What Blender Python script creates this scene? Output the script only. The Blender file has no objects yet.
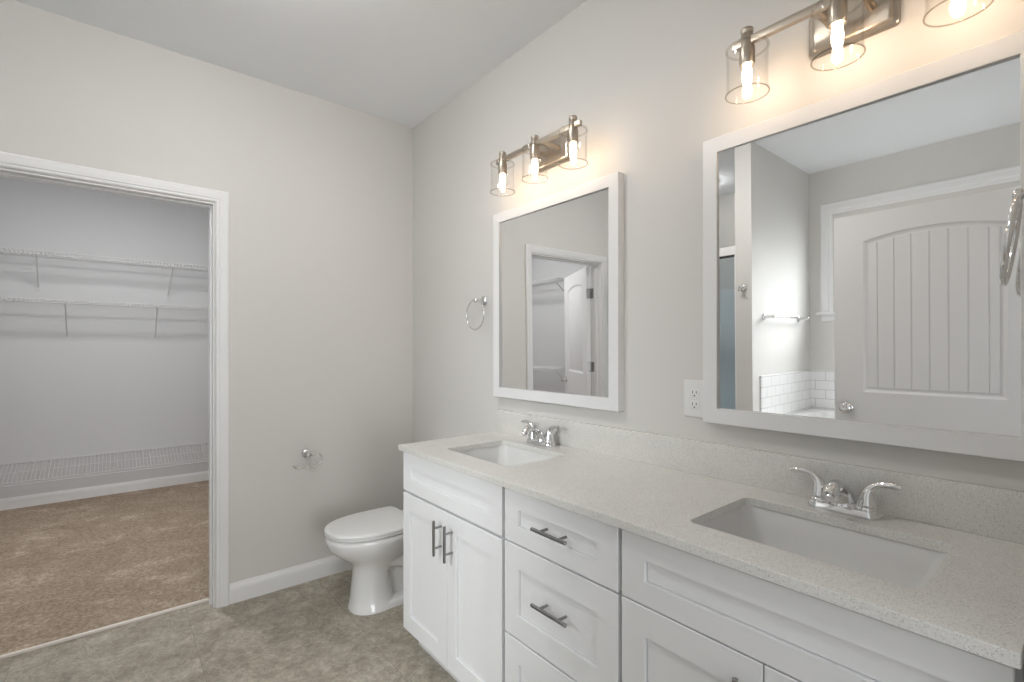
import bpy, bmesh, math, random
from mathutils import Vector, Matrix
random.seed(7)
S = bpy.context.scene
COL = S.collection
PI = math.pi

# ------------------------------------------------------------------ camera
cam_d = bpy.data.cameras.new('camera')
cam = bpy.data.objects.new('camera', cam_d)
COL.objects.link(cam)
cam.location = (-1.507, -2.8461, 1.3084)
cam.rotation_euler = (PI / 2, 0, -0.6885)
cam_d.sensor_width = 36.0
cam_d.lens = 485.0 / 1024 * 36.0
cam_d.shift_y = 7.79 / 1024
cam_d.clip_start = 0.02
S.camera = cam

# ------------------------------------------------------------------ world, lights, exposure
S.view_settings.view_transform = 'Standard'
S.view_settings.look = 'None'
S.view_settings.gamma = 1.0
S.view_settings.use_curve_mapping = False
S.view_settings.exposure = -0.10
w = bpy.data.worlds.new('daylight')
S.world = w
w.use_nodes = True
w.node_tree.nodes['Background'].inputs[0].default_value = (0.93, 0.96, 1.0, 1)
w.node_tree.nodes['Background'].inputs[1].default_value = 0.75
S.cycles.max_bounces = 14
S.cycles.diffuse_bounces = 8
S.cycles.glossy_bounces = 8
S.cycles.transparent_max_bounces = 16
S.cycles.caustics_reflective = False
S.cycles.caustics_refractive = False
S.cycles.sample_clamp_indirect = 6.0


def area(name, loc, aim, sx, sy, power, color):
    d = bpy.data.lights.new(name, 'AREA')
    d.shape = 'RECTANGLE'
    d.size, d.size_y = sx, sy
    d.energy = power
    d.color = color
    o = bpy.data.objects.new(name, d)
    COL.objects.link(o)
    o.location = loc
    o.rotation_euler = (Vector(aim) - Vector(loc)).to_track_quat('-Z', 'Y').to_euler()
    return o


wl = area('window_daylight', (-3.36, -1.95, 1.90), (-0.75, -1.30, 0.0), 0.80, 0.66, 17, (0.96, 0.98, 1.0))
wl.data.spread = math.radians(92)
area('window_skylight', (-3.34, -2.04, 2.12), (-2.55, -2.04, 0.75), 0.80, 0.34, 13, (0.96, 0.98, 1.0))
area('doorway_fill', (-1.5, -6.8, 1.0), (-1.2, 0.0, 1.8), 1.8, 1.6, 66, (0.97, 0.98, 1.0))  # added fill lamp behind the camera

H = 2.743           # ceiling height


# ------------------------------------------------------------------ materials
def mat(name, color, rough=0.5, metal=0.0, spec=0.5, bump=None, coat=0.0):
    m = bpy.data.materials.new(name)
    m.use_nodes = True
    n = m.node_tree
    b = n.nodes['Principled BSDF']
    b.inputs['Base Color'].default_value = (*color, 1)
    b.inputs['Roughness'].default_value = rough
    b.inputs['Metallic'].default_value = metal
    b.inputs['Specular IOR Level'].default_value = spec
    b.inputs['Coat Weight'].default_value = coat
    if bump:
        sc, st = bump
        g = n.nodes.new('ShaderNodeNewGeometry')
        t = n.nodes.new('ShaderNodeTexNoise')
        t.inputs['Scale'].default_value = sc
        t.inputs['Detail'].default_value = 3
        n.links.new(g.outputs['Position'], t.inputs['Vector'])
        bp = n.nodes.new('ShaderNodeBump')
        bp.inputs['Strength'].default_value = st
        bp.inputs['Distance'].default_value = 0.002
        n.links.new(t.outputs['Fac'], bp.inputs['Height'])
        n.links.new(bp.outputs['Normal'], b.inputs['Normal'])
    return m


def ramp(n, stops, interp='LINEAR'):
    r = n.nodes.new('ShaderNodeValToRGB')
    r.color_ramp.interpolation = interp
    e = r.color_ramp.elements
    while len(e) < len(stops):
        e.new(0.5)
    for k, (p, c) in enumerate(stops):
        e[k].position = p
        e[k].color = (*c, 1)
    return r


def mixrgb(n, a, b, fac, mode='MIX'):
    x = n.nodes.new('ShaderNodeMix')
    x.data_type = 'RGBA'
    x.blend_type = mode
    for sock, v in ((x.inputs[0], fac), (x.inputs[6], a), (x.inputs[7], b)):
        if hasattr(v, 'is_output'):
            n.links.new(v, sock)
        elif isinstance(v, (int, float)):
            sock.default_value = v
        else:
            sock.default_value = (*v, 1)
    return x.outputs[2]


def noise(n, vec, scale, detail=4, rough=0.55, dist=0.0):
    t = n.nodes.new('ShaderNodeTexNoise')
    t.inputs['Scale'].default_value = scale
    t.inputs['Detail'].default_value = detail
    t.inputs['Roughness'].default_value = rough
    t.inputs['Distortion'].default_value = dist
    n.links.new(vec, t.inputs['Vector'])
    return t.outputs['Fac']


def pos(n):
    return n.nodes.new('ShaderNodeNewGeometry').outputs['Position']


M = {}
M['wall'] = mat('warm greige wall paint', (0.665, 0.652, 0.628), 0.75, bump=(260, 0.12))
M['closet_wall'] = mat('pale grey closet paint', (0.62, 0.627, 0.635), 0.8, bump=(260, 0.12))
M['ceiling'] = mat('flat white ceiling paint', (0.90, 0.918, 0.94), 0.9, bump=(180, 0.15))
M['trim'] = mat('white semi gloss trim paint', (0.80, 0.80, 0.80), 0.35)
M['door'] = mat('white door paint', (0.78, 0.78, 0.785), 0.42)
M['cabinet'] = mat('white cabinet lacquer', (0.80, 0.805, 0.81), 0.38)
M['carcass'] = mat('cabinet box edge', (0.44, 0.44, 0.45), 0.5)
M['porcelain'] = mat('white porcelain', (0.80, 0.80, 0.795), 0.08, coat=0.3)
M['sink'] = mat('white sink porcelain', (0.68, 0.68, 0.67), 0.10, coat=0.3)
M['plastic'] = mat('white plastic', (0.78, 0.78, 0.77), 0.3)
M['chrome'] = mat('polished chrome', (0.80, 0.80, 0.80), 0.07, 1.0)
M['nickel'] = mat('brushed nickel', (0.47, 0.415, 0.35), 0.34, 1.0)
M['pull'] = mat('satin nickel pull', (0.31, 0.305, 0.30), 0.28, 1.0)
M['mirror'] = mat('mirror silver', (0.93, 0.935, 0.93), 0.0, 1.0)
M['wire'] = mat('white coated wire', (0.66, 0.66, 0.66), 0.4)
M['dark'] = mat('dark slot', (0.02, 0.02, 0.02), 0.6)
M['strip'] = mat('cream carpet edge strip', (0.83, 0.78, 0.72), 0.4)
M['fiberglass'] = mat('pale grey shower wall', (0.70, 0.73, 0.75), 0.3)
M['acrylic'] = mat('white tub acrylic', (0.84, 0.84, 0.84), 0.12)


def glass_mat(name, tint, rough=0.0, edge=0.5):
    m = bpy.data.materials.new(name)
    m.use_nodes = True
    n = m.node_tree
    n.nodes.remove(n.nodes['Principled BSDF'])
    out = n.nodes['Material Output']
    tr = n.nodes.new('ShaderNodeBsdfTransparent')
    tr.inputs[0].default_value = (*tint, 1)
    gl = n.nodes.new('ShaderNodeBsdfGlossy')
    gl.inputs['Roughness'].default_value = rough
    # reflection grows towards grazing angles, the same from both sides of the thin wall
    lw = n.nodes.new('ShaderNodeLayerWeight')
    lw.inputs['Blend'].default_value = 0.5
    pw = n.nodes.new('ShaderNodeMath')
    pw.operation = 'POWER'
    pw.inputs[1].default_value = 4.0
    n.links.new(lw.outputs['Facing'], pw.inputs[0])
    fr = n.nodes.new('ShaderNodeMath')
    fr.operation = 'MULTIPLY_ADD'
    fr.inputs[1].default_value = edge
    fr.inputs[2].default_value = 0.02
    n.links.new(pw.outputs[0], fr.inputs[0])
    mx = n.nodes.new('ShaderNodeMixShader')
    n.links.new(fr.outputs[0], mx.inputs[0])
    n.links.new(tr.outputs[0], mx.inputs[1])
    n.links.new(gl.outputs[0], mx.inputs[2])
    n.links.new(mx.outputs[0], out.inputs[0])
    return m


M['glass'] = glass_mat('clear lamp glass', (0.992, 0.99, 0.985), 0.03, 0.5)
M['glass_rim'] = glass_mat('thick lamp glass rim', (0.80, 0.77, 0.72), 0.05, 0.6)
M['glass_edge'] = glass_mat('pale lamp glass edge', (0.93, 0.92, 0.90), 0.1, 0.9)
M['pane'] = glass_mat('clear window glass', (0.97, 0.98, 0.98))
M['shower_glass'] = glass_mat('pale blue shower glass', (0.88, 0.92, 0.94), 0.03)


def emit_mat(name, color, strength):
    m = bpy.data.materials.new(name)
    m.use_nodes = True
    b = m.node_tree.nodes['Principled BSDF']
    b.inputs['Base Color'].default_value = (0.8, 0.8, 0.8, 1)
    b.inputs['Emission Color'].default_value = (*color, 1)
    b.inputs['Emission Strength'].default_value = strength
    return m


M['bulb'] = emit_mat('warm glowing bulb', (1.0, 0.735, 0.505), 50)
M['diffuser'] = emit_mat('lit lamp diffuser', (1.0, 0.99, 0.98), 114)


M['bath_fill'] = emit_mat('added bathroom fill diffuser', (1.0, 0.985, 0.965), 50)
M['shower_fill'] = emit_mat('added shower fill diffuser', (1.0, 0.99, 0.98), 6.5)


def quartz():
    m = mat('speckled pale quartz', (0.6, 0.6, 0.6), 0.16)
    n = m.node_tree
    b = n.nodes['Principled BSDF']
    p = pos(n)
    v = n.nodes.new('ShaderNodeTexVoronoi')
    v.inputs['Scale'].default_value = 520
    n.links.new(p, v.inputs['Vector'])
    sep = n.nodes.new('ShaderNodeSeparateColor')
    n.links.new(v.outputs['Color'], sep.inputs[0])
    r = ramp(n, [(0.0, (0.50, 0.485, 0.455)), (0.09, (0.60, 0.59, 0.555)), (0.16, (0.70, 0.69, 0.66)),
                 (0.80, (0.74, 0.735, 0.705)), (0.92, (0.79, 0.785, 0.77))])
    n.links.new(sep.outputs[0], r.inputs[0])
    f = noise(n, p, 9, 3)
    r2 = ramp(n, [(0.3, (0.95, 0.95, 0.945)), (0.7, (1, 1, 1))])
    n.links.new(f, r2.inputs[0])
    n.links.new(mixrgb(n, r.outputs[0], r2.outputs[0], 1.0, 'MULTIPLY'), b.inputs['Base Color'])
    return m


M['quartz'] = quartz()


def vinyl():
    m = mat('taupe marbled vinyl tile', (0.3, 0.28, 0.25), 0.36)
    n = m.node_tree
    b = n.nodes['Principled BSDF']
    p = pos(n)
    br = n.nodes.new('ShaderNodeTexBrick')
    br.offset = 0.5
    mp = n.nodes.new('ShaderNodeMapping')
    mp.inputs['Rotation'].default_value = (0, 0, PI / 2)
    mp.inputs['Location'].default_value = (0.235, 0.0, 0)
    n.links.new(p, mp.inputs['Vector'])
    n.links.new(mp.outputs[0], br.inputs['Vector'])
    br.inputs['Scale'].default_value = 1.0
    br.inputs['Mortar Size'].default_value = 0.0009
    br.inputs['Mortar Smooth'].default_value = 0.3
    br.inputs['Brick Width'].default_value = 0.914
    br.inputs['Row Height'].default_value = 0.612
    br.inputs['Color1'].default_value = (0.0, 0.0, 0.0, 1)
    br.inputs['Color2'].default_value = (1, 1, 1, 1)
    br.inputs['Mortar'].default_value = (0.5, 0.5, 0.5, 1)
    # every tile shifts the cloud pattern, so the marbling breaks at the seams
    add = n.nodes.new('ShaderNodeVectorMath')
    add.operation = 'MULTIPLY_ADD'
    n.links.new(br.outputs['Color'], add.inputs[0])
    add.inputs[1].default_value = (3.1, 1.7, 0.9)
    n.links.new(p, add.inputs[2])
    q = add.outputs[0]
    c1 = noise(n, q, 7.5, 9, 0.70, 0.7)
    c2 = noise(n, q, 42, 8, 0.72, 1.0)
    r1 = ramp(n, [(0.30, (0.24, 0.208, 0.162)), (0.46, (0.325, 0.288, 0.23)), (0.58, (0.40, 0.365, 0.30)), (0.74, (0.52, 0.485, 0.42))])
    n.links.new(c1, r1.inputs[0])
    r2 = ramp(n, [(0.32, (0.66, 0.65, 0.64)), (0.52, (1, 1, 1)), (0.70, (1.36, 1.36, 1.36))])
    n.links.new(c2, r2.inputs[0])
    base = mixrgb(n, r1.outputs[0], r2.outputs[0], 1.0, 'MULTIPLY')
    # thin pale veins where a distorted noise crosses its middle
    vn = noise(n, q, 3.2, 5, 0.6, 1.6)
    sub = n.nodes.new('ShaderNodeMath')
    sub.operation = 'SUBTRACT'
    n.links.new(vn, sub.inputs[0])
    sub.inputs[1].default_value = 0.5
    ab = n.nodes.new('ShaderNodeMath')
    ab.operation = 'ABSOLUTE'
    n.links.new(sub.outputs[0], ab.inputs[0])
    rv = ramp(n, [(0.0, (0.42, 0.42, 0.42)), (0.012, (0, 0, 0))])
    n.links.new(ab.outputs[0], rv.inputs[0])
    base = mixrgb(n, base, (0.56, 0.53, 0.46), rv.outputs[0])
    seam = mixrgb(n, base, (0.20, 0.175, 0.14), br.outputs['Fac'])
    n.links.new(seam, b.inputs['Base Color'])
    return m


M['vinyl'] = vinyl()


def carpet():
    m = mat('tan cut pile carpet', (0.3, 0.24, 0.18), 0.95, spec=0.1)
    n = m.node_tree
    b = n.nodes['Principled BSDF']
    p = pos(n)
    f = noise(n, p, 62, 7, 0.85)
    r = ramp(n, [(0.34, (0.205, 0.150, 0.106)), (0.5, (0.395, 0.312, 0.24)), (0.66, (0.60, 0.50, 0.405))])
    n.links.new(f, r.inputs[0])
    mp = n.nodes.new('ShaderNodeMapping')
    mp.inputs['Scale'].default_value = (1.25, 1.7, 1)
    n.links.new(p, mp.inputs['Vector'])
    f2 = noise(n, mp.outputs[0], 2.6, 4, 0.62, 0.8)
    r2 = ramp(n, [(0.40, (0.88, 0.87, 0.86)), (0.57, (1.0, 1.0, 1.0)), (0.66, (1.26, 1.28, 1.30))])
    n.links.new(f2, r2.inputs[0])
    n.links.new(mixrgb(n, r.outputs[0], r2.outputs[0], 1.0, 'MULTIPLY'), b.inputs['Base Color'])
    bp = n.nodes.new('ShaderNodeBump')
    bp.inputs['Strength'].default_value = 0.75
    bp.inputs['Distance'].default_value = 0.006
    n.links.new(f, bp.inputs['Height'])
    n.links.new(bp.outputs['Normal'], b.inputs['Normal'])
    return m


M['carpet'] = carpet()


def subway():
    m = mat('white subway tile', (0.82, 0.82, 0.82), 0.15)
    n = m.node_tree
    b = n.nodes['Principled BSDF']
    p = pos(n)
    sx = n.nodes.new('ShaderNodeSeparateXYZ')
    n.links.new(p, sx.inputs[0])
    ad = n.nodes.new('ShaderNodeMath')
    ad.operation = 'ADD'
    n.links.new(sx.outputs[0], ad.inputs[0])
    n.links.new(sx.outputs[1], ad.inputs[1])
    cb = n.nodes.new('ShaderNodeCombineXYZ')
    n.links.new(ad.outputs[0], cb.inputs[0])
    n.links.new(sx.outputs[2], cb.inputs[1])
    br = n.nodes.new('ShaderNodeTexBrick')
    br.inputs['Scale'].default_value = 1.0
    br.inputs['Mortar Size'].default_value = 0.003
    br.inputs['Brick Width'].default_value = 0.152
    br.inputs['Row Height'].default_value = 0.0762
    br.inputs['Color1'].default_value = (0.84, 0.84, 0.84, 1)
    br.inputs['Color2'].default_value = (0.82, 0.82, 0.82, 1)
    br.inputs['Mortar'].default_value = (0.60, 0.60, 0.60, 1)
    n.links.new(cb.outputs[0], br.inputs['Vector'])
    n.links.new(br.outputs['Color'], b.inputs['Base Color'])
    return m


M['subway'] = subway()


# ------------------------------------------------------------------ mesh builder
class MB:
    def __init__(s):
        s.b = bmesh.new()

    def box(s, x0, x1, y0, y1, z0, z1, bev=0.0, seg=2):
        x0, x1 = min(x0, x1), max(x0, x1)
        y0, y1 = min(y0, y1), max(y0, y1)
        z0, z1 = min(z0, z1), max(z0, z1)
        r = bmesh.ops.create_cube(s.b, size=1.0)
        vs = r['verts']
        for v in vs:
            v.co = Vector(((x0 + x1) / 2 + v.co.x * (x1 - x0), (y0 + y1) / 2 + v.co.y * (y1 - y0), (z0 + z1) / 2 + v.co.z * (z1 - z0)))
        if bev > 0:
            es = list({e for v in vs for e in v.link_edges})
            bmesh.ops.bevel(s.b, geom=es, offset=bev, segments=seg, affect='EDGES', profile=0.6)
        return s

    def loft(s, rings, cap0=True, cap1=True, closed=True):
        rows = [[s.b.verts.new(p) for p in r] for r in rings]
        n = len(rows[0])
        for a, c in zip(rows, rows[1:]):
            for i in range(n if closed else n - 1):
                j = (i + 1) % n
                s.b.faces.new((a[i], a[j], c[j], c[i]))
        if cap0:
            s.b.faces.new(list(reversed(rows[0])))
        if cap1:
            s.b.faces.new(rows[-1])
        return s

    def lathe(s, prof, o=(0, 0, 0), axis='Z', n=32, cap0=True, cap1=True):
        """prof: (radius, height) pairs along the axis from o"""
        if isinstance(axis, str):
            ax = {'X': (1, 0, 0), 'Y': (0, 1, 0), 'Z': (0, 0, 1)}[axis]
        else:
            ax = axis
        ax = Vector(ax).normalized()
        u = ax.orthogonal().normalized()
        v = ax.cross(u)
        o = Vector(o)
        rings = [[o + ax * h + (u * math.cos(2 * PI * i / n) + v * math.sin(2 * PI * i / n)) * max(r, 1e-5) for i in range(n)] for r, h in prof]
        return s.loft(rings, cap0, cap1)

    def tube(s, pts, r, n=10, closed=False, flat=1.0):
        pts = [Vector(p) for p in pts]
        m = len(pts)
        rad = r if isinstance(r, (list, tuple)) else [r] * m
        rings = []
        up = None
        for i, p in enumerate(pts):
            if closed:
                t = (pts[(i + 1) % m] - pts[i - 1]).normalized()
            else:
                t = (pts[min(i + 1, m - 1)] - pts[max(i - 1, 0)]).normalized()
            if up is None:
                up = t.orthogonal().normalized()
                if abs(t.z) < 0.9:
                    up = (Vector((0, 0, 1)) - t * t.z).normalized()
            else:
                up = (up - t * up.dot(t)).normalized()
            sd = t.cross(up)
            rings.append([p + (sd * math.cos(2 * PI * k / n) + up * math.sin(2 * PI * k / n) * flat) * rad[i] for k in range(n)])
        if closed:
            rings.append(rings[0])
            rows = [[s.b.verts.new(p) for p in q] for q in rings[:-1]]
            for a in range(m):
                for k in range(n):
                    s.b.faces.new((rows[a][k], rows[a][(k + 1) % n], rows[(a + 1) % m][(k + 1) % n], rows[(a + 1) % m][k]))
            return s
        return s.loft(rings)

    def prism(s, poly, f, d0, d1):
        """extrude the 2-D polygon between depths d0 and d1; f(a, b, d) -> point"""
        return s.loft([[f(a, b, d0) for a, b in poly], [f(a, b, d1) for a, b in poly]])

    def sweep(s, prof, path, closed, f):
        """prof: closed list (u outwards, t off the wall); path(u) -> list of (a, b); f(a, b, t) -> point"""
        rings = [[Vector(f(a, b, t)) for a, b in path(u)] for u, t in prof]
        k = len(rings[0])
        rows = [[s.b.verts.new(p) for p in r] for r in rings]
        m = len(rows)
        for i in range(m):
            A, B = rows[i], rows[(i + 1) % m]
            for j in range(k if closed else k - 1):
                s.b.faces.new((A[j], A[(j + 1) % k], B[(j + 1) % k], B[j]))
        if not closed:
            s.b.faces.new([r[0] for r in rows])
            s.b.faces.new([r[-1] for r in reversed(rows)])
        return s

    def plate(s, outer, holes, f, d0, d1):
        """flat plate with holes, from depth d0 to d1"""
        loops = [outer] + holes
        es = []
        for lp in loops:
            vs = [s.b.verts.new(f(a, b, d0)) for a, b in lp]
            for i in range(len(vs)):
                es.append(s.b.edges.new((vs[i], vs[(i + 1) % len(vs)])))
        r = bmesh.ops.triangle_fill(s.b, use_beauty=True, edges=es)
        fs = [g for g in r['geom'] if isinstance(g, bmesh.types.BMFace)]
        if abs(d1 - d0) > 1e-9:
            e = bmesh.ops.extrude_face_region(s.b, geom=fs)
            dv = Vector(f(0, 0, d1)) - Vector(f(0, 0, d0))
            bmesh.ops.translate(s.b, vec=dv, verts=[g for g in e['geom'] if isinstance(g, bmesh.types.BMVert)])
        return s

    def xf(s, mx):
        bmesh.ops.transform(s.b, matrix=mx, verts=s.b.verts)
        return s

    def build(s, name, m, parent=None, smooth=35, origin=None, weld=True):
        if weld:
            bmesh.ops.remove_doubles(s.b, verts=s.b.verts, dist=1e-6)
        bmesh.ops.recalc_face_normals(s.b, faces=s.b.faces)
        me = bpy.data.meshes.new(name)
        off = Vector((0, 0, 0))
        if parent is not None:
            off = parent_world(parent)
        elif origin is not None:
            off = Vector(origin)
        for v in s.b.verts:
            v.co -= off
        s.b.to_mesh(me)
        s.b.free()
        me.materials.append(m)
        if smooth:
            me.polygons.foreach_set('use_smooth', [True] * len(me.polygons))
            me.set_sharp_from_angle(angle=math.radians(smooth))
        o = bpy.data.objects.new(name, me)
        COL.objects.link(o)
        if parent is not None:
            o.parent = parent
        elif origin is not None:
            o.location = origin
        return o


def parent_world(o):
    v = Vector((0, 0, 0))
    while o is not None:
        v += o.location
        o = o.parent
    return v


def tag(o, label, cat, group=None, kind=None):
    if label:
        o['label'] = label
    if cat:
        o['category'] = cat
    if group:
        o['group'] = group
    if kind:
        o['kind'] = kind
    return o


def thing(name, label, cat, loc, group=None):
    o = bpy.data.objects.new(name, None)
    o.empty_display_size = 0.05
    COL.objects.link(o)
    o.location = loc
    return tag(o, label, cat, group)


def struct(o, label=None, cat=None):
    o['kind'] = 'structure'
    return tag(o, label, cat)


def rrect(x0, x1, y0, y1, r, n=6):
    pts = []
    for cx, cy, a0 in ((x1 - r, y1 - r, 0), (x0 + r, y1 - r, 90), (x0 + r, y0 + r, 180), (x1 - r, y0 + r, 270)):
        for k in range(n + 1):
            a = math.radians(a0 + 90 * k / n)
            pts.append((cx + r * math.cos(a), cy + r * math.sin(a)))
    return pts


def smooth_path(pts, n=8):
    """Catmull-Rom through the points"""
    P = [Vector(p) for p in pts]
    out = []
    for i in range(len(P) - 1):
        a = P[i - 1] if i > 0 else P[i] * 2 - P[i + 1]
        b, c = P[i], P[i + 1]
        d = P[i + 2] if i + 2 < len(P) else c * 2 - b
        for k in range(n):
            t = k / n
            out.append(0.5 * ((2 * b) + (c - a) * t + (2 * a - 5 * b + 4 * c - d) * t * t + (3 * b - a - 3 * c + d) * t ** 3))
    out.append(P[-1])
    return out


def lerp(a, b, t):
    return a + (b - a) * t


def circle_pts(c, u, v, r, n=40):
    c, u, v = Vector(c), Vector(u), Vector(v)
    return [c + (u * math.cos(2 * PI * i / n) + v * math.sin(2 * PI * i / n)) * r for i in range(n)]


fXZ = lambda y0, s: (lambda a, b, t: (a, y0 + s * t, b))      # wall facing s along y
fYZ = lambda x0, s: (lambda a, b, t: (x0 + s * t, a, b))      # wall facing s along x
fXY = lambda a, b, t: (a, b, t)

# ------------------------------------------------------------------ room shell
OX0, OX1, OZ = -1.966, -1.112, 2.043          # closet door opening
WT = 0.115
XL = -3.15                                     # far side wall
YF = -2.79                                     # front wall
CB, CLX, CRX = 2.775, -2.75, -0.25             # closet back, left, right

m = MB().box(XL - .12, .12, -5.2, .10, -.08, 0.0)
struct(m.build('floor', M['vinyl'], smooth=0), 'taupe marbled vinyl tile floor of the bathroom', 'floor')
m = MB().box(CLX - .1, CRX + .1, .10, CB + .1, -.08, .010)
struct(m.build('floor_closet', M['carpet'], smooth=0), 'tan cut pile carpet inside the walk-in closet', 'carpet')
m = MB().box(XL - .12, .12, -3.0, CB + .1, H, H + .08)
struct(m.build('ceiling', M['ceiling'], smooth=0), 'flat white ceiling', 'ceiling')
m = MB().box(0, .12, -3.0, WT, 0, H)
struct(m.build('wall_right', M['wall'], smooth=0), 'greige wall behind the vanity and mirrors', 'wall')
m = MB()
m.box(XL - .12, OX0, 0, WT, 0, H).box(OX1, 0, 0, WT, 0, H).box(OX0, OX1, 0, WT, OZ, H)
struct(m.build('wall_back', M['wall'], smooth=0), 'greige wall around the closet doorway and behind the toilet', 'wall')
WY0, WY1, WZ0, WZ1 = -2.545, -1.544, 1.560, 2.300   # window opening over the tub
m = MB()
m.box(XL - .12, XL, WY1, WT, 0, H).box(XL - .12, XL, -3.0, WY0, 0, H)
m.box(XL - .12, XL, WY0, WY1, 0, WZ0).box(XL - .12, XL, WY0, WY1, WZ1, H)
struct(m.build('wall_left', M['wall'], smooth=0), 'greige wall with the window over the bathtub', 'wall')
PX, PY0, PY1 = -2.045, -1.30, -1.185
m = MB().box(XL, PX, PY0, PY1, 0, H)
struct(m.build('wall_partition', M['wall'], smooth=0), 'greige partition wall between shower and bathtub', 'wall')
m = MB()
m.box(XL - .12, -1.87, YF - .11, YF, 0, H).box(-.56, 0, YF - .11, YF, 0, H).box(-1.87, -.56, YF - .11, YF, 2.06, H)
struct(m.build('wall_front', M['wall'], smooth=0), 'greige wall at the end of the vanity with the entry doorway', 'wall')
m = MB().box(CLX - .1, CRX + .1, CB, CB + .1, 0, H)
struct(m.build('wall_closet_back', M['closet_wall'], smooth=0), 'pale back wall of the closet', 'wall')
m = MB().box(CLX - .1, CLX, WT, CB, 0, H)
struct(m.build('wall_closet_left', M['closet_wall'], smooth=0), 'pale left wall of the closet', 'wall')
m = MB().box(CRX, CRX + .1, WT, CB, 0, H)
struct(m.build('wall_closet_right', M['closet_wall'], smooth=0), 'pale right wall of the closet', 'wall')
# closet-side skin of the doorway wall
m = MB()
m.box(CLX, OX0, WT, WT + .004, 0, H).box(OX1, CRX, WT, WT + .004, 0, H).box(OX0, OX1, WT, WT + .004, OZ, H)
struct(m.build('wall_closet_front', M['closet_wall'], smooth=0), 'pale closet face of the doorway wall', 'wall')

# ---- casings, jambs
CASE = [(.006, 0), (.006, .009), (.012, .012), (.020, .012), (.024, .015), (.038, .0165), (.048, .019), (.056, .019), (.062, .016), (.0655, .012), (.0655, 0)]


def upath(x0, x1, zt, zb=0.0):
    return lambda u: [(x0 - u, zb), (x0 - u, zt + u), (x1 + u, zt + u), (x1 + u, zb)]


m = MB().sweep(CASE, upath(OX0, OX1, OZ), False, fXZ(0, -1))
struct(m.build('trim_1', M['trim'], smooth=25), 'white moulded casing around the closet doorway', 'door casing')
m = MB().sweep(CASE, upath(OX0, OX1, OZ), False, fXZ(WT + .004, 1))
struct(m.build('trim_2', M['trim'], smooth=25), 'white casing on the closet side of the doorway', 'door casing')
JT = 0.016
m = MB()
m.sweep([(0, 0), (0, WT + .004), (-.005, WT + .004), (-.005, 0)], upath(OX0, OX1, OZ), False, fXZ(0, 1))
m.sweep([(-.004, .045), (-.004, .079), (-.013, .079), (-.013, .045)], upath(OX0, OX1, OZ), False, fXZ(0, 1))
struct(m.build('trim_3', M['trim'], smooth=25), 'white jamb and stop lining the closet doorway', 'door jamb')
m = MB().box(OX0, OX1, .092, .108, 0, .014, .003)
struct(m.build('trim_4', M['strip'], smooth=35), 'thin cream strip where the carpet meets the vinyl', 'threshold strip')

# ---- baseboards
BASE = [(0, 0), (.014, 0), (.014, .066), (.0125, .078), (.009, .088), (.0045, .097), (.004, .102), (0, .102)]


def baseboard(name, seg, label):
    mm = MB()
    for (x0, y0, x1, y1, nx, ny) in seg:
        mm.loft([[(x0 + nx * t, y0 + ny * t, z) for t, z in BASE], [(x1 + nx * t, y1 + ny * t, z) for t, z in BASE]])
    return struct(mm.build(name, M['trim'], smooth=30), label, 'baseboard')


baseboard('baseboard_back', [(OX1 + .0655, 0, 0, 0, 0, -1)], 'white baseboard on the wall behind the toilet')
baseboard('baseboard_right', [(0, -.014, 0, -.925, -1, 0)], 'white baseboard behind the toilet tank')
baseboard('baseboard_left', [(OX0 - .0655, 0, PX - .02, 0, 0, -1)], 'white baseboard left of the closet doorway')
baseboard('baseboard_closet', [(CLX, CB, CRX, CB, 0, -1)], 'white baseboard along the closet back wall')
baseboard('baseboard_closet_side', [(CLX, WT + .02, CLX, CB - .014, 1, 0)], 'white baseboard along the closet side wall')

# ---- window over the tub
win = thing('window_1', 'white framed window over the bathtub', 'window', (XL, -2.04, WZ0))
win['kind'] = 'structure'
WC = [(0, -.10), (0, -.012), (.004, -.008), (.050, -.008), (.056, -.004), (.066, -.004), (.066, .012), (.076, .014), (.092, .014), (.098, .020), (.124, .021), (.130, .019), (.148, .022), (.157, .017), (.161, .012), (.161, 0), (.075, 0), (.075, -.02), (.012, -.10)]
MB().sweep(WC, upath(WY0, WY1, WZ1, WZ0), False, fYZ(XL, 1)).build('casing', M['trim'], win, 25)
MB().box(XL - .10, XL + .055, WY0 - .170, WY1 + .180, WZ0 - .022, WZ0, .004).build('stool', M['trim'], win)
MB().box(XL, XL + .016, WY0 - .15, WY1 + .15, WZ0 - .075, WZ0 - .022, .003).build('apron', M['trim'], win)
m = MB()
m.sweep([(0, 0), (0, .03), (-.04, .03), (-.04, 0)], lambda u: [(WY0 - u, WZ0 - u), (WY0 - u, WZ1 + u), (WY1 + u, WZ1 + u), (WY1 + u, WZ0 - u)], True, fYZ(XL - .09, 1))
m.box(XL - .085, XL - .065, -2.055, -2.025, WZ0, WZ1)
m.build('sash', M['trim'], win, 25)
MB().box(XL - .079, XL - .075, WY0 + .03, WY1 - .03, WZ0 + .03, WZ1 - .03).build('pane', M['pane'], win, 0)

# ---- subway tile above the tub deck
m = MB()
m.box(XL + .0005, -2.165, PY0, PY0 - .010, .60, 1.075, .0).box(XL, XL + .010, YF + .0005, PY0 - .010, .60, 1.075)
struct(m.build('wall_tile', M['subway'], smooth=0), 'white subway tile band around the bathtub', 'tile surround')


# ------------------------------------------------------------------ panel doors
def offset_poly(p, d):
    n = len(p)
    out = []
    for i in range(n):
        a, b, c = Vector(p[i - 1]), Vector(p[i]), Vector(p[(i + 1) % n])
        e1, e2 = (b - a).normalized(), (c - b).normalized()
        n1, n2 = Vector((-e1.y, e1.x)), Vector((-e2.y, e2.x))
        k = (n1 + n2) / max(1e-6, 1 + n1.dot(n2))
        q = b + k * d
        out.append((q.x, q.y))
    return out


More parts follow.
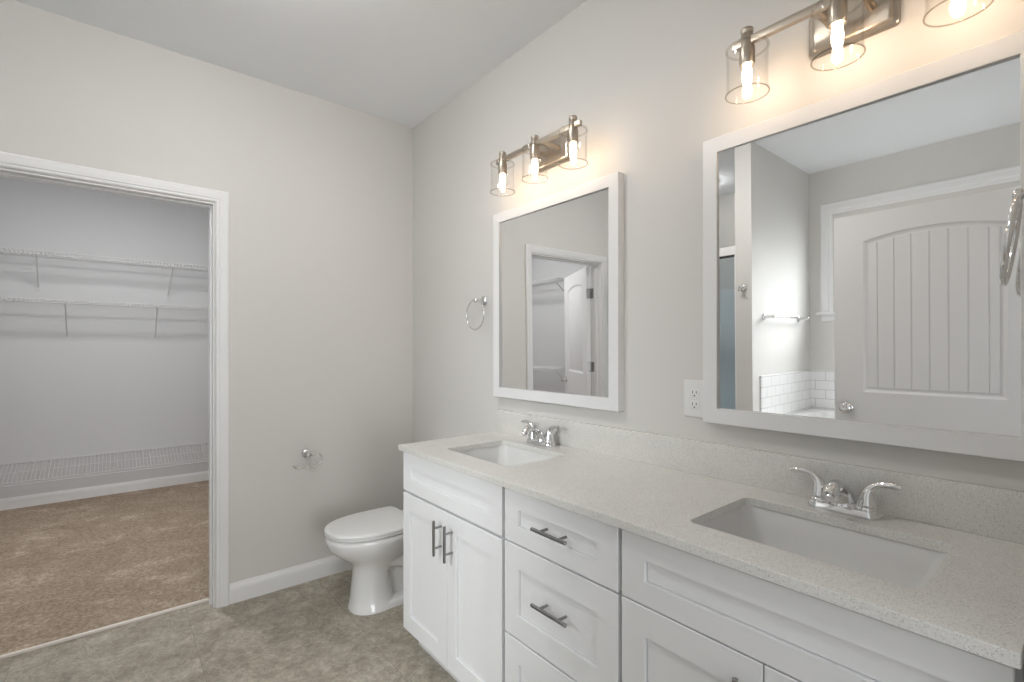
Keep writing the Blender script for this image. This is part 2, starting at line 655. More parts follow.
def panel_door(root, wd, ht, planks, st0=.142, st1=.142, z0_=1.045, z1_=1.845, z2_=1.905):
    """leaf in local x 0..wd (0 = hinge), thickness along y, faces y=0 and y=-0.035"""
    T = .035
    x0, x1 = st0, wd - st1
    zl0, zl1, zu0, zs, zp = .235, .80, z0_, z1_, z2_      # lower panel, upper panel spring and peak

    def arch(x):
        t = (x - x0) / (x1 - x0) * 2 - 1
        return zs + (zp - zs) * (1 - t * t)
    up = [(x0, zu0), (x1, zu0)] + [(lerp(x1, x0, k / 16), arch(lerp(x1, x0, k / 16))) for k in range(17)]
    lo = [(x0, zl0), (x1, zl0), (x1, zl1), (x0, zl1)]
    mm = MB()
    out = [(0, 0), (wd, 0), (wd, ht), (0, ht)]
    for face, s in ((0.0, -1), (-T, 1)):
        f = lambda a, b, d, face=face, s=s: (a, face + s * d, b)
        mm.plate(out, [up, lo], f, 0, 0)
        for P in (up, lo):
            R = [(offset_poly(P, i), d) for i, d in ((0, 0), (.006, .0055), (.016, .010), (.024, .010), (.034, .0055))]
            if planks and P is up:
                R = R[:4]
            mm.loft([[f(a, b, d) for a, b in q] for q, d in R], False, True)
            if planks and P is up:
                a0, a1 = x0 + .026, x1 - .026
                cut = [a0] + [lerp(a0, a1, .5) + (k - 3) * .0735 for k in range(planks)] + [a1]
                for l, r in zip(cut, cut[1:]):
                    l, r = l + .0018, r - .0018
                    top = [(lerp(r, l, j / 4), arch(lerp(r, l, j / 4)) - .028) for j in range(5)]
                    q = [(l, zu0 + .026), (r, zu0 + .026)] + top
                    mm.loft([[f(a, b, .0102) for a, b in q], [f(a, b, .0068) for a, b in q], [f(a, b, .0052) for a, b in offset_poly(q, .0022)]], False, True)
    b = mm.b
    for a, c in zip(out, out[1:] + out[:1]):
        b.faces.new([b.verts.new(v) for v in ((a[0], 0, a[1]), (c[0], 0, c[1]), (c[0], -T, c[1]), (a[0], -T, a[1]))])
    me_o = mm.build('leaf', M['door'], None, 28)
    me_o.parent = root
    return me_o


def door_knob(root, x, z, m_, T=.035):
    for s, y in ((1, 0), (-1, -T)):
        mm = MB()
        mm.lathe([(.0, 0), (.033, 0), (.033, .004), (.028, .010), (.013, .013), (.0115, .030), (.020, .034), (.027, .041), (.0275, .048), (.022, .055), (.010, .059), (0, .0595)], (x, y, z), (0, s, 0), 28, False, False)
        o = mm.build('knob', m_, None, 40)
        o.parent = root


d1 = thing('door_1', 'white arch panel door swung open into the closet', 'door', (OX0 + .012, .122, .014))
d1['kind'] = 'structure'
panel_door(d1, .812, 2.018, 0, .142, .142, 1.025, 1.862, 1.896)
door_knob(d1, .750, .93, M['chrome'])
d1.rotation_euler = (0, 0, math.radians(122))
INV = (Matrix.Translation(d1.location) @ Matrix.Rotation(math.radians(122), 4, 'Z')).inverted()
for z in (.300, 1.110, 1.785):
    mm = MB().box(OX0 + .0045, OX0 + .0065, .083, .119, z - .045, z + .045)          # plate on the jamb
    mm.xf(INV)
    z -= .014
    mm.box(-.0018, .0005, -.034, -.001, z - .045, z + .045)                            # plate on the leaf edge
    mm.lathe([(.006, -.046), (.006, .046)], (-.003, .003, z), 'Z', 10)
    o = mm.build('hinge', M['pull'], None, 30)
    o.parent = d1

d2 = thing('door_2', 'white plank door with arched panel standing open before the tub', 'door', (-1.835, -2.702, .008))
d2['kind'] = 'structure'
panel_door(d2, .826, 2.028, 7, .115, .142, 1.028, 1.874, 1.911)
door_knob(d2, .766, .935, M['chrome'])
for z in (.25, 1.0, 1.8):
    mm = MB().box(-.0015, .0005, -.033, -.002, z - .045, z + .045)
    mm.lathe([(.006, -.046), (.006, .046)], (-.004, .004, z), 'Z', 10)
    o = mm.build('hinge', M['nickel'], None, 30)
    o.parent = d2
d2.rotation_euler = (0, 0, math.radians(90))

# ------------------------------------------------------------------ vanity
XF = -.538           # front of the doors
XC = -.519           # front of the cabinet boxes
CT, CTH = .8943, .022
CB0, CB1 = .105, CT - CTH          # cabinet box
CF = -.557


def shaker(mm, y0, y1, z0, z1, st, rl, x=XF, th=.019, rec=.008):
    """flat frame with a recessed centre panel, facing -x"""
    f = lambda a, b, d: (x + d, a, b)
    out = [(y0, z0), (y1, z0), (y1, z1), (y0, z1)]
    e = .0015
    oi = [(y0 + e, z0 + e), (y1 - e, z0 + e), (y1 - e, z1 - e), (y0 + e, z1 - e)]
    ins = [(y0 + st, z0 + rl), (y1 - st, z0 + rl), (y1 - st, z1 - rl), (y0 + st, z1 - rl)]
    i2 = offset_poly(ins, .0032)
    mm.loft([[f(a, b, th) for a, b in out], [f(a, b, e) for a, b in out], [f(a, b, 0) for a, b in oi], [f(a, b, 0) for a, b in ins],
             [f(a, b, rec + .0045) for a, b in offset_poly(ins, .0003)], [f(a, b, rec + .0045) for a, b in offset_poly(ins, .0028)],
             [f(a, b, rec) for a, b in i2]], True, True)
    return mm


def bar_pull(parent, y, z, axis, ln=.134, cc=.076):
    mm = MB()
    xb = XF - .034
    ax = Vector((0, 0, 1)) if axis == 'Z' else Vector((0, 1, 0))
    c = Vector((xb, y, z))
    mm.lathe([(.004, 0), (.0056, .0012), (.0056, ln - .0012), (.004, ln)], c - ax * ln / 2, ax, 14)
    for s in (-1, 1):
        mm.lathe([(.0042, 0), (.0042, .034)], c + ax * s * cc / 2, (1, 0, 0), 10)
    return mm.build('pull', M['pull'], parent, 40)


def carcass(parent, y0, y1):
    mm = MB()
    t = .016
    mm.box(XC, -.002, y0, y0 + t, CB0, CB1).box(XC, -.002, y1 - t, y1, CB0, CB1)
    mm.box(XC, -.002, y0, y1, CB0, CB0 + t).box(-.014, -.002, y0, y1, CB0, CB1)
    mm.box(XC, XC + .016, y0 + t, y1 - t, CB0 + t, CB1)
    mm.build('carcass', M['carcass'], parent, 0)


def vanity_unit(name, label, y0, y1):
    o = thing(name, label, 'cabinet', (-.27, (y0 + y1) / 2, 0), 'units of the white vanity')
    carcass(o, y0, y1)
    MB().box(-.462, -.447, y0, y1, 0, CB0, .001).build('toe_kick', M['cabinet'], o)
    return o


YA0, YA1, YB0, YB1, YC0, YC1 = -.926, -1.6155, -1.6315, -2.0815, -2.0935, -2.7690
Z1, Z2, Z3, Z4, Z5, Z6 = .1065, .692, .7015, .8635, .402, .4085

ua = vanity_unit('sink_cabinet', 'white shaker sink cabinet beside the toilet, two doors under a blank drawer front', -1.6235, -.9245)
MB().box(XC, -.004, -.9245, -.9232, CB0, CB1).build('side_panel', M['cabinet'], ua)
mm = shaker(MB(), YA1, YA0 - .003, Z3, Z4, .066, .055)
mm.build('drawer_front', M['cabinet'], ua, 20)
ym = -1.2825
for a, b, hy in ((ym + .0015, YA0 - .003, ym + .0385), (YA1, ym - .0015, ym - .0385)):
    dd = shaker(MB(), a, b, Z1, Z2, .062, .068).build('door', M['cabinet'], ua, 20)
    bar_pull(dd, hy, .592, 'Z')

ub = vanity_unit('drawer_cabinet', 'white shaker drawer cabinet in the middle of the vanity, three drawers with bar pulls', -2.0875, -1.6235)
for z0, z1, rl in ((Z3, Z4, .055), (Z6, Z2 + .004, .072), (Z1, Z5, .070)):
    dd = shaker(MB(), YB1, YB0, z0, z1, .067, rl).build('drawer', M['cabinet'], ub, 20)
    bar_pull(dd, -1.8665, {Z3: .787, Z6: .567}.get(z0, .275), 'Y', .139)

uc = vanity_unit('sink_cabinet', 'white shaker sink cabinet at the near end of the vanity, right of the drawers', -2.7765, -2.0875)
shaker(MB(), YC1, YC0, Z3, Z4, .067, .055).build('drawer_front', M['cabinet'], uc, 20)
ym = -2.4315
for a, b, hy in ((ym + .0015, YC0, ym + .0385), (YC1, ym - .0015, ym - .0385)):
    dd = shaker(MB(), a, b, Z1, Z2 + .006, .067, .070).build('door', M['cabinet'], uc, 20)
    bar_pull(dd, hy, .600, 'Z')

# ---- countertop with two sink cut-outs
SK = [(-1.322, .204, 'L'), (-2.4315, .2185, 'R')]
SX0, SX1 = -.4405, -.137
CY0, CY1 = -.9165, -2.7772
top = thing('countertop', 'speckled pale quartz vanity countertop with two sink cut-outs', 'countertop', (-.28, -1.85, CT))
mm = MB()
holes = [rrect(SX0, SX1, cy - hy_, cy + hy_, .022, 5) for cy, hy_, _ in SK]
mm.plate(rrect(CF, 0, CY1, CY0, .004, 2), holes, lambda a, b, d: (a, b, d), CT - CTH, CT)
o = mm.build('slab', M['quartz'], top, 30)
bv = o.modifiers.new('edge', 'BEVEL')
bv.width = .0025
bv.segments = 2
bv.limit_method = 'ANGLE'
bs = MB().box(-.020, 0, CY1, CY0, CT, 1.0035, .002).build('backsplash', M['quartz'], None, 35, (-.01, -1.85, CT))
tag(bs, 'speckled pale quartz backsplash strip standing on the countertop below the mirrors', 'backsplash')

for cy, SHY, w_ in SK:
    lab = 'white undermount rectangular sink %s' % ('nearer the toilet, farther from the viewer' if w_ == 'L' else 'at the near end, before the mirror reflecting the plank door')
    s_ = thing('sink', lab, 'sink', ((SX0 + SX1) / 2, cy, CT - CTH - .14), 'undermount sinks')
    zt = CT - CTH - .0005
    R = []
    for ins, z, r in ((-.022, zt, .045), (-.022, zt - .010, .045), (-.010, zt - .014, .04), (.012, zt - .125, .05), (.05, zt - .146, .05)):
        R.append([(a, b, z) for a, b in rrect(SX0 + ins, SX1 - ins, cy - SHY + ins, cy + SHY - ins, r, 6)])
    I = []
    for ins, z, r in ((-.022, zt, .045), (-.004, zt, .032), (-.002, zt - .006, .032), (.010, zt - .05, .036), (.022, zt - .100, .05), (.040, zt - .122, .055), (.070, zt - .131, .05), (.115, zt - .134, .028)):
        I.append([(a, b, z) for a, b in rrect(SX0 + ins, SX1 - ins, cy - SHY + ins, cy + SHY - ins, r, 6)])
    MB().loft(R, False, True).loft(I, False, True).build('basin', M['sink'], s_, 50)
    cx = (SX0 + SX1) / 2
    MB().lathe([(.0, -.004), (.030, -.004), (.031, .0), (.027, .003), (.020, .0025), (.017, .006), (0, .0075)], (cx, cy, zt - .1325), 'Z', 24, False, False).build('drain', M['chrome'], s_, 40)


# ---- faucets
def faucet(cy, label):
    x = -.073
    f_ = thing('faucet', label, 'faucet', (x, cy, CT), 'centerset chrome faucets')
    mm = MB()
    rings = []
    for hw, hx, z in ((.080, .028, 0), (.080, .028, .004), (.078, .0265, .012), (.075, .024, .018), (.068, .018, .0195)):
        rings.append([(x + a, cy + b, CT + z) for a, b in rrect(-hx, hx, -hw, hw, hx * .98, 8)])
    mm.loft(rings)
    mm.build('base', M['chrome'], f_, 45)
    # spout: rises from the middle of the base and leans out over the bowl
    P = smooth_path([(x + .008, cy, CT + .010), (x + .002, cy, CT + .036), (x - .018, cy, CT + .060), (x - .048, cy, CT + .072), (x - .078, cy, CT + .070), (x - .094, cy, CT + .058)], 6)
    n = len(P)
    rr = []
    for i in range(n):
        t = i / (n - 1)
        rr.append(lerp(.034, .0195, min(1, t / .4)) if t < .4 else lerp(.0195, .0165, (t - .4) / .6))
    mm = MB().tube(P, rr, 18)
    mm.lathe([(.010, 0), (.010, .008), (.0085, .009)], P[-1] + Vector((-.0, 0, -.001)), (P[-1] - P[-2]).normalized(), 14)
    mm.build('spout', M['chrome'], f_, 60)
    for s in (-1, 1):
        hy = cy + s * .0508
        mm = MB()
        mm.lathe([(.0235, .018), (.0235, .026), (.0215, .0275), (.0225, .029), (.0225, .032)], (x, hy, CT), 'Z', 22)
        # flared body sweeping up into an outward lever
        P = smooth_path([(x, hy, CT + .030), (x, hy + s * .001, CT + .052), (x, hy + s * .008, CT + .071), (x - .002, hy + s * .026, CT + .085), (x - .004, hy + s * .049, CT + .088), (x - .006, hy + s * .069, CT + .085)], 6)
        n = len(P)
        key = [(0, .0222), (.2, .0165), (.4, .0105), (.6, .0078), (.85, .0082), (1, .0055)]
        rr = []
        for i in range(n):
            t = i / (n - 1)
            for (a, ra), (b, rb) in zip(key, key[1:]):
                if a <= t <= b:
                    rr.append(lerp(ra, rb, (t - a) / (b - a)))
                    break
        mm.tube(P, rr, 16)
        mm.build('handle', M['chrome'], f_, 60)


faucet(-1.302, 'chrome two-handle faucet behind the sink nearer the toilet')
faucet(-2.4285, 'chrome two-handle faucet behind the sink at the near end of the vanity')

# ------------------------------------------------------------------ mirrors
MF, MG = -.0355, -.0240
for y0, y1, z0, z1, lab in ((-1.6878, -.908, 1.0705, 1.9780, 'white framed mirror nearer the toilet, reflecting the closet doorway'),
                            (-2.7855, -2.0277, 1.0720, 1.9760, 'white framed mirror nearest the viewer, reflecting the plank door')):
    r_ = thing('mirror', lab, 'mirror', (0, (y0 + y1) / 2, z0), 'framed vanity mirrors')
    fw_ = .0475
    prof = [(0, 0), (0, .0340), (.0015, .0355), (fw_ - .0015, .0355), (fw_, .0340), (fw_, 0)]
    path = lambda u, y0=y0, y1=y1, z0=z0, z1=z1: [(y0 + u, z0 + u), (y1 - u, z0 + u), (y1 - u, z1 - u), (y0 + u, z1 - u)]
    MB().sweep(prof, path, True, fYZ(0, -1)).build('frame', M['trim'], r_, 20)
    # the silvered pane hangs a hair out of true, its top leaning into the room
    g = MB().box(-.002, .002, y0 + fw_ - .006 - (y0 + y1) / 2, y1 - fw_ + .006 - (y0 + y1) / 2, -(z1 - z0) / 2 + fw_ - .006, (z1 - z0) / 2 - fw_ + .006)
    g.xf(Matrix.Translation((MG + .002, (y0 + y1) / 2, (z0 + z1) / 2)) @ Matrix.Rotation(.0060, 4, 'Z') @ Matrix.Rotation(-.0083, 4, 'Y'))
    g.build('glass', M['mirror'], r_, 0)


# ------------------------------------------------------------------ vanity lights
def vanity_light(cy, label):
    X = -.122
    zb = 2.176
    v_ = thing('vanity_light', label, 'wall light', (0, cy, 2.17), 'three-shade vanity lights')
    mm = MB()
    rings = []
    for ins, d in ((0, 0), (0, .010), (.0025, .013), (.010, .0135), (.0125, .0190), (.016, .0215)):
        rings.append([(-d, a, b) for a, b in rrect(cy - .099 + ins, cy + .103 - ins, 2.112 + ins, 2.232 - ins, .010, 4)])
    mm.loft(rings)
    mm.build('backplate', M['nickel'], v_, 30)
    for s in (-1, 1):
        MB().lathe([(.0105, 0), (.0105, .100)], (-.020, cy + s * .045, zb), (-1, 0, 0), 16).build('arm', M['nickel'], v_, 40)
    MB().box(X - .0085, X + .0085, cy - .262, cy + .262, zb - .0105, zb + .0105, .0015).build('bar', M['nickel'], v_)
    for k in (-1, 0, 1):
        y = cy + k * .2215
        mm = MB()
        mm.lathe([(.0, .036), (.0155, .036), (.0170, .034), (.0170, .028), (.0150, .025), (.0150, .020), (.0165, .018), (.0165, -.014), (.020, -.016), (.0205, -.020), (.0205, -.062), (.0185, -.066), (0, -.066)], (X, y, zb), 'Z', 24, False, False)
        mm.build('socket', M['nickel'], v_, 40)
        mm = MB()
        t = .0028
        outp = [(.022, -.0130), (.047, -.0130), (.0550, -.016), (.0565, -.022), (.0540, -.034), (.0535, -.060), (.0535, -.126), (.0555, -.138), (.0570, -.147)]
        inp = [(.0570 - t, -.147), (.0555 - t, -.138), (.0535 - t, -.126), (.0535 - t, -.060), (.0540 - t, -.036), (.0560 - t, -.0225), (.0540 - t, -.0188), (.047, -.0160), (.022, -.0160)]
        mm.lathe(outp + inp + outp[:1], (X, y, zb), 'Z', 40, False, False)
        sh_ = mm.build('shade', M['glass'], v_, 50)
        mm = MB()
        mm.tube(circle_pts((X, y, zb - .147), (1, 0, 0), (0, 1, 0), .0557, 48), .0019, 8, True)
        mm.build('bottom_rim', M['glass_rim'], sh_, 60)
        mm = MB()
        mm.tube(circle_pts((X, y, zb - .0185), (1, 0, 0), (0, 1, 0), .0535, 48), .0032, 8, True)
        mm.build('shoulder_rim', M['glass_edge'], sh_, 60)
        mm = MB()
        mm.lathe([(0, -.064), (.0105, -.066), (.0105, -.071), (.0120, -.082), (.0132, -.094), (.0125, -.108), (.0095, -.121), (.005, -.129), (0, -.131)], (X, y, zb), 'Z', 20, False, False)
        mm.build('bulb', M['bulb'], v_, 60)


vanity_light(-1.316, 'brushed nickel vanity light with three lit clear shades over the mirror nearer the toilet')
vanity_light(-2.431, 'brushed nickel vanity light with three lit clear shades over the nearest mirror')

# ------------------------------------------------------------------ outlet
oy, oz = -1.9825, 1.1415
ol = thing('wall_outlet', 'white double wall outlet beside the nearest mirror above the backsplash', 'outlet', (0, oy, oz))
MB().box(-.0055, 0, oy - .040, oy + .040, oz - .0615, oz + .0615, .003, 3).build('cover_plate', M['plastic'], ol)
for s in (-1, 1):
    rc = MB().loft([[(-d, a, b) for a, b in rrect(oy - .017 + i, oy + .017 - i, oz + s * .0195 - .0145 + i, oz + s * .0195 + .0145 - i, .010, 5)] for d, i in ((.004, 0), (.0068, 0), (.0075, .0008))]).build('receptacle', M['plastic'], ol)
    mm = MB()
    for dy in (-.0064, .0064):
        mm.box(-.0078, -.0070, oy + dy - .0013, oy + dy + .0013, oz + s * .0195 - .002, oz + s * .0195 + .0065)
    mm.lathe([(.0026, 0), (.0026, .0008)], (-.0070, oy, oz + s * .0195 - .0085), (-1, 0, 0), 12)
    mm.build('slots', M['dark'], rc, 0)
MB().lathe([(.003, 0), (.003, .001), (.001, .0018)], (-.0055, oy, oz), (-1, 0, 0), 12).build('screw', M['chrome'], ol)


# ------------------------------------------------------------------ towel rings, holders
t_ = thing('towel_ring', 'chrome towel ring on the wall between the toilet and the mirror', 'towel ring', (0, -.785, 1.559))
mm = MB()
mm.lathe([(0, 0), (.026, 0), (.027, .004), (.023, .010), (.012, .014), (.009, .022), (.0085, .050), (.012, .053), (.0125, .060), (.008, .065), (0, .066)], (0, -.785, 1.559), (-1, 0, 0), 26, False, False)
mm.build('mount', M['chrome'], t_, 45)
MB().tube(circle_pts((-.056, -.782, 1.4865), (0, 1, 0), (-.0, 0, 1), .0775, 44), .0042, 10, True).build('ring', M['chrome'], t_, 60)

yw = YF
t_ = thing('towel_ring', 'chrome towel ring on the side wall at the near end of the vanity', 'towel ring', (-.190, yw, 1.598))
mm = MB()
mm.lathe([(0, 0), (.026, 0), (.027, .004), (.023, .010), (.012, .014), (.009, .022), (.0085, .036), (.012, .039), (.0125, .046), (.008, .051), (0, .052)], (-.190, yw, 1.598), (0, 1, 0), 26, False, False)
mm.build('mount', M['chrome'], t_, 45)
tl = math.atan2(.022, .17)
MB().tube(circle_pts((-.190, yw + .0525, 1.5150), (math.cos(.045), math.sin(.045), 0), (0, -math.sin(tl), math.cos(tl)), 0.0825, 44), .0052, 12, True).build('ring', M['chrome'], t_, 60)

tp = thing('toilet_paper_holder', 'empty chrome toilet paper hook on the wall left of the toilet', 'paper holder', (-.668, 0, .7205))
MB().lathe([(0, 0), (.026, 0), (.0265, .004), (.022, .012), (.012, .016), (.0105, .045), (.014, .050), (.0145, .060), (.010, .066), (0, .067)], (-.668, 0, .7215), (0, -1, 0), 26, False, False).build('mount', M['chrome'], tp, 45)
P = smooth_path([(-.662, -.058, .7205), (-.636, -.058, .7215), (-.612, -.058, .718), (-.599, -.058, .700), (-.604, -.058, .675), (-.625, -.058, .658), (-.650, -.058, .6535), (-.690, -.058, .6535), (-.728, -.058, .6540), (-.742, -.058, .660), (-.751, -.058, .672)], 6)
MB().tube(P, .0045, 10).build('hook_arm', M['chrome'], tp, 60)

# ------------------------------------------------------------------ toilet
ty = -.462
toi = thing('toilet', 'white elongated toilet with closed lid between the wall and the vanity', 'toilet', (-.42, ty, 0))


def egg(xf, xb, hw, z, n=44, pf=2.25, pb=2.6, mid=None):
    xm = mid if mid is not None else lerp(xb, xf, .42)
    pts = []
    for i in range(n):
        a = 2 * PI * i / n
        c, s = math.cos(a), math.sin(a)
        p = pf if c < 0 else pb
        X_ = math.copysign(abs(c) ** (2 / p), c)
        Y_ = math.copysign(abs(s) ** (2 / p), s)
        pts.append((xm + X_ * ((xb - xm) if c > 0 else (xm - xf)), ty + Y_ * hw, z))
    return pts


mm = MB()
col = [(-.606, -.375, .112, 0.0), (-.606, -.375, .112, .012), (-.602, -.38, .107, .020), (-.597, -.39, .099, .060), (-.590, -.40, .091, .12),
       (-.584, -.41, .086, .18), (-.586, -.38, .089, .212), (-.602, -.34, .103, .238), (-.640, -.29, .132, .268), (-.680, -.27, .157, .300), (-.706, -.26, .171, .332),
       (-.716, -.255, .177, .360), (-.717, -.25, .178, .377), (-.711, -.25, .173, .3855)]
mm.loft([egg(*c) for c in col])
# rear body that carries the tank, foot flange and trapway bulges
mm.loft([egg(-.46, -.10, .066, .015), egg(-.46, -.10, .064, .10), egg(-.46, -.08, .072, .20), egg(-.44, -.06, .104, .29), egg(-.42, -.04, .145, .35), egg(-.40, -.03, .162, .386)])
mm.loft([egg(-.56, -.12, .112, 0, pf=3), egg(-.56, -.12, .112, .022, pf=3), egg(-.555, -.125, .106, .034, pf=3), egg(-.54, -.14, .08, .044, pf=3)])
for s in (-1, 1):
    P = smooth_path([(-.42, ty + s * .050, .235), (-.34, ty + s * .062, .215), (-.285, ty + s * .066, .150), (-.25, ty + s * .062, .085), (-.20, ty + s * .056, .05)], 6)
    mm.tube(P, [.046] * len(P), 14)
mm.build('bowl', M['porcelain'], toi, 60)
xb = -.290
mm = MB()
mm.loft([egg(-.712, xb, .175, .3900, pb=4), egg(-.717, xb, .179, .393, pb=4), egg(-.717, xb, .179, .401, pb=4), egg(-.712, xb, .175, .4045, pb=4)])
mm.build('seat', M['plastic'], toi, 60)
mm = MB()
mm.loft([egg(-.714, xb + .004, .176, .4055, pb=7), egg(-.720, xb, .181, .408, pb=9), egg(-.720, xb, .181, .415, pb=9), egg(-.715, xb - .003, .177, .4195, pb=9), egg(-.702, xb - .010, .166, .422, pb=9), egg(-.58, xb - .06, .11, .4235, pb=9)])
mm.build('lid', M['plastic'], toi, 60)
for s in (-1, 1):
    MB().box(-.29, -.245, ty + s * .07 - .016, ty + s * .07 + .016, .387, .412, .006, 3).build('seat_hinge', M['plastic'], toi)
mm = MB()
mm.loft([[(a, b, z) for a, b in rrect(-.185 + i, -.018, ty - .185 + i, ty + .185 - i, .035, 6)] for z, i in ((.396, .02), (.42, .008), (.60, 0), (.712, 0))])
mm.build('tank', M['porcelain'], toi, 45)
MB().loft([[(a, b, z) for a, b in rrect(-.192 + i, -.014, ty - .192 + i, ty + .192 - i, .036, 6)] for z, i in ((.712, .002), (.715, 0), (.738, 0), (.744, .006))]).build('tank_lid', M['porcelain'], toi, 45)
mm = MB().lathe([(.012, 0), (.012, .010), (.006, .012)], (-.184, ty + .135, .665), (-1, 0, 0), 14)
mm.tube([(-.194, ty + .135, .665), (-.197, ty + .11, .662), (-.197, ty + .07, .658)], .005, 8)
mm.build('flush_lever', M['chrome'], toi, 45)
for s in (-1, 1):
    MB().lathe([(.014, 0), (.013, .010), (.008, .017), (0, .019)], (-.30, ty + s * .108, .030), 'Z', 14, True, False).build('bolt_cap', M['plastic'], toi)


toi.location.x += .010

# ------------------------------------------------------------------ closet wire shelves
def wire_shelf(name, label, f, length, depth, zb, zf, lip, brackets, strut_drop, rod=False):
    """f(s, d, z) -> point: s along the wall, d off the wall"""
    o = thing(name, label, 'wire shelf', f(length / 2, 0, zb), 'white wire closet shelves')
    mm = MB()
    r = .0021
    n = int(length / .0254)
    for k in range(n + 1):
        s = .004 + (length - .008) * k / n
        mm.tube([f(s, .004, zb), f(s, depth, zf), f(s, depth + .002, zf - lip)], r, 5)
    mm.build('cross_wires', M['wire'], o, 60, weld=False)
    mm = MB()
    for d, z in ((.004, zb - .004), (depth * .5, lerp(zb, zf, .5) - .004), (depth - .002, zf - .004), (depth + .002, zf - lip)):
        mm.tube([f(0, d, z), f(length, d, z)], .0034, 6)
    mm.build('rails', M['wire'], o, 60)
    for sa, sb in brackets:
        bb = MB()
        bb.tube([f(sa, depth - .004, zf - lip * .7), f(sb, .010, zb - strut_drop)], .0050, 8)
        bb.box(0, 1, 0, 1, 0, 1)
        vs = list(bb.b.verts)[-8:]
        p0 = Vector(f(sb - .008, 0, zb - strut_drop - .025))
        p1 = Vector(f(sb + .008, .012, zb - strut_drop + .012))
        for v in vs:
            v.co = Vector((lerp(p0.x, p1.x, v.co.x), lerp(p0.y, p1.y, v.co.y), lerp(p0.z, p1.z, v.co.z)))
        bb.build('bracket', M['wire'], o, 40)
    for k in range(int(length / .30)):
        s = .10 + k * .30
        cl = MB().box(0, 1, 0, 1, 0, 1)
        p0, p1 = Vector(f(s, 0, zb - .010)), Vector(f(s + .012, .012, zb + .006))
        for v in cl.b.verts:
            v.co = Vector((lerp(p0.x, p1.x, v.co.x), lerp(p0.y, p1.y, v.co.y), lerp(p0.z, p1.z, v.co.z)))
        cl.build('wall_clip', M['wire'], o, 0)
    return o


LN = CRX - CLX - .01
fb = lambda s, d, z: (CLX + .005 + s, CB - d, z)
sx = lambda x: x - CLX - .005
wire_shelf('wire_shelf', 'topmost long wire shelf on the closet back wall', fb, LN, .305, 2.082, 2.082, .032,
           [(sx(-2.62), sx(-2.62)), (sx(-1.972), sx(-1.985)), (sx(-1.085), sx(-1.104)), (sx(-.45), sx(-.45))], .262)
wire_shelf('wire_shelf', 'second long wire shelf on the closet back wall, below the topmost one', fb, LN, .305, 1.702, 1.702, .026,
           [(sx(-2.45), sx(-2.45)), (sx(-1.806), sx(-1.810)), (sx(-1.202), sx(-1.203)), (sx(-.60), sx(-.60))], .288)
sh = wire_shelf('shoe_shelf', 'tilted wire shoe shelf just above the closet carpet', fb, LN, .305, .378, .282, .026, [], .1)
mm = MB()
mm.tube([(-1.4996, CB - .105, .352), (-1.4996, CB - .100, .300), (-1.4996, CB - .004, .262)], .0055, 8)
mm.build('support_bracket', M['wire'], sh, 40)
YS = 1.02
fl = lambda s, d, z: (CLX + d, YS + s, z)
L2 = CB - YS - .32
wire_shelf('wire_shelf', 'upper short wire shelf on the closet side wall, behind the open door', fl, L2, .305, 2.075, 2.075, .030,
           [(.06, .06), (1.0, 1.0)], .24)
wire_shelf('wire_shelf', 'lower short wire shelf on the closet side wall, at door knob height', fl, L2, .305, 1.045, 1.045, .030,
           [(.06, .06), (1.0, 1.0)], .24)

for lx, ly, dm, lab in ((-1.5, 1.27, 'diffuser', 'round white flush ceiling light in the middle of the closet ceiling'),
                        (-1.22, -1.22, 'bath_fill', 'added unseen fill light on the bathroom ceiling'),  # added out of view to light counter and walls from above
                        (-2.62, -.60, 'shower_fill', 'added unseen fill light on the shower ceiling')):  # extra lamp, added out of view to brighten the dark shower
    cl = thing('ceiling_light', lab, 'ceiling light', (lx, ly, H), 'flush ceiling lights')
    MB().lathe([(0, 0), (.165, 0), (.165, -.018), (.158, -.022), (0, -.022)], (lx, ly, H), 'Z', 40, False, False).build('pan', M['trim'], cl, 40)
    hgt = .030 if dm == 'diffuser' else .108
    MB().lathe([(.150, -.022), (.152, -.022 - hgt * .35), (.140, -.022 - hgt * .6), (.105, -.022 - hgt * .76), (.05, -.022 - hgt * .83), (0, -.022 - hgt * .84)], (lx, ly, H), 'Z', 40, True, False).build('diffuser', M[dm], cl, 50)

# ------------------------------------------------------------------ bathtub alcove, shower
TX1 = -2.165
tub = thing('bathtub', 'white bathtub with a flat deck in the tiled alcove under the window', 'bathtub', (-2.65, -2.04, 0))
TD = .755
y0, y1 = YF + .004, PY0 - .012
x0, x1 = XL + .012, TX1
mm = MB()
mm.loft([[(a, b, z) for a, b in rrect(x0 + i, x1 - i, y0 + i, y1 - i, r, 8)] for i, z, r in
         ((0, 0, .006), (0, TD - .012, .006), (.004, TD - .003, .01), (.012, TD, .02), (.095, TD, .15), (.105, TD - .006, .16), (.115, TD - .05, .16), (.165, TD - .38, .16), (.22, TD - .43, .15))])
mm.build('shell', M['acrylic'], tub, 40)
MB().lathe([(.03, 0), (.03, .004), (.02, .006), (0, .007)], (-2.65, y0 + .35, TD - .4325), 'Z', 20, True, False).build('drain', M['chrome'], tub)

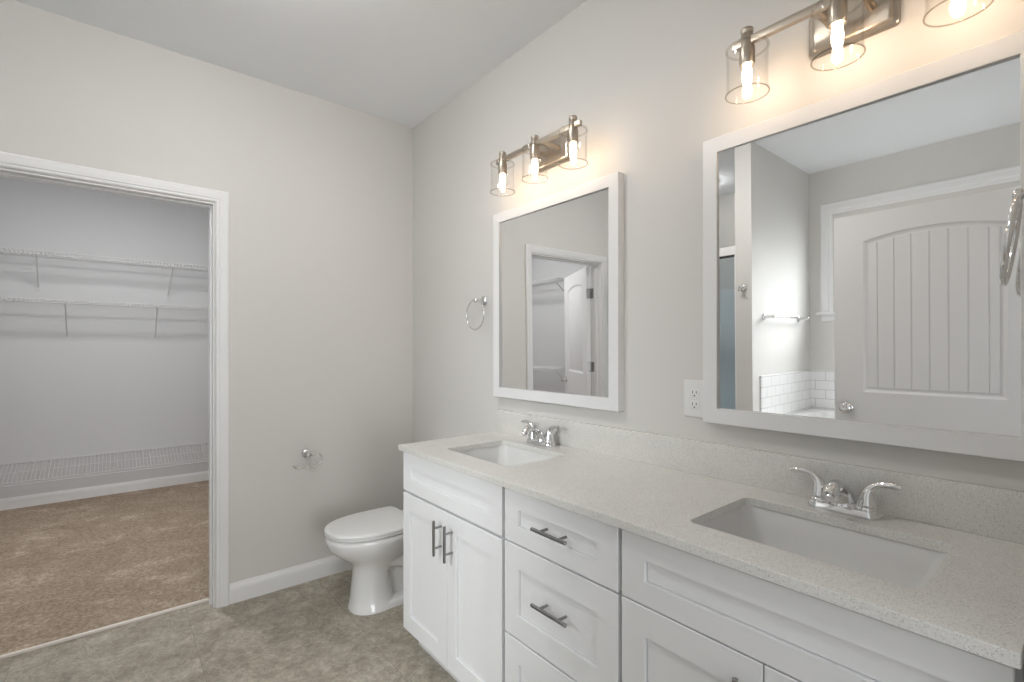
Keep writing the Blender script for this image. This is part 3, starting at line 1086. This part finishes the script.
tb = thing('towel_bar', 'chrome towel bar on the bright wall above the tub tile', 'towel bar', (-2.57, PY0, 1.505))
for x in (-2.235, -2.90):
    MB().lathe([(0, 0), (.024, 0), (.025, .004), (.020, .010), (.010, .014), (.009, .055), (.013, .060), (.013, .072), (.008, .078), (0, .079)], (x, PY0, 1.506), (0, -1, 0), 22, False, False).build('mount', M['chrome'], tb, 45)
MB().lathe([(.0065, 0), (.0065, .665)], (-2.90, PY0 - .067, 1.506), (1, 0, 0), 12).build('rod', M['chrome'], tb, 45)

hk = thing('robe_hook', 'small chrome robe hook on the end of the partition wall', 'hook', (PX, -1.2425, 1.715))
MB().lathe([(0, 0), (.024, 0), (.025, .004), (.020, .010), (.009, .014), (.008, .030), (.013, .036), (.014, .044), (0, .050)], (PX, -1.2425, 1.715), (1, 0, 0), 22, False, False).build('rose', M['chrome'], hk, 45)
for s in (-1, 1):
    P = smooth_path([(PX + .014, -1.2425, 1.708), (PX + .024, -1.2425 + s * .008, 1.690), (PX + .040, -1.2425 + s * .014, 1.690), (PX + .046, -1.2425 + s * .016, 1.704)], 5)
    MB().tube(P, .0045, 8).build('prong', M['chrome'], hk, 60)

m = MB()
m.box(XL, XL + .012, PY1, 0, 0, 1.83).box(XL, PX - .06, -.012, 0, 0, 1.83).box(XL, PX - .06, PY1, PY1 + .012, 0, 1.83)
struct(m.build('wall_shower', M['fiberglass'], smooth=0), 'pale grey surround lining the shower', 'shower surround')
sd = thing('shower_enclosure', 'framed glass shower front beyond the partition wall', 'shower', (PX - .05, -.59, 0))
mm = MB()
yA, yB = PY1 + .001, -.001
mm.box(PX - .075, PX - .030, yA, yB, 1.965, 2.028, .003)
mm.box(PX - .072, PX - .033, yA, yA + .022, .14, 1.965, .002).box(PX - .072, PX - .033, yB - .022, yB, .14, 1.965, .002).box(PX - .072, PX - .033, yA, yB, .12, .15, .002)
mm.build('frame', M['trim'], sd)
MB().box(PX - .072, PX - .033, yA + .02, yB - .02, 1.953, 1.965).build('track', M['dark'], sd, 0)
MB().box(PX - .056, PX - .050, yA + .02, yB - .02, .15, 1.953).build('glass', M['shower_glass'], sd, 0)
mm = MB().loft([[(a, b, z) for a, b in rrect(XL + .013 + i, PX - .02 - i, PY1 + .013 + i, -.013 - i, .03, 5)] for i, z in ((0, 0), (0, .11), (.008, .12), (.06, .12), (.075, .07), (.2, .055))])
mm.build('pan', M['acrylic'], sd, 40)
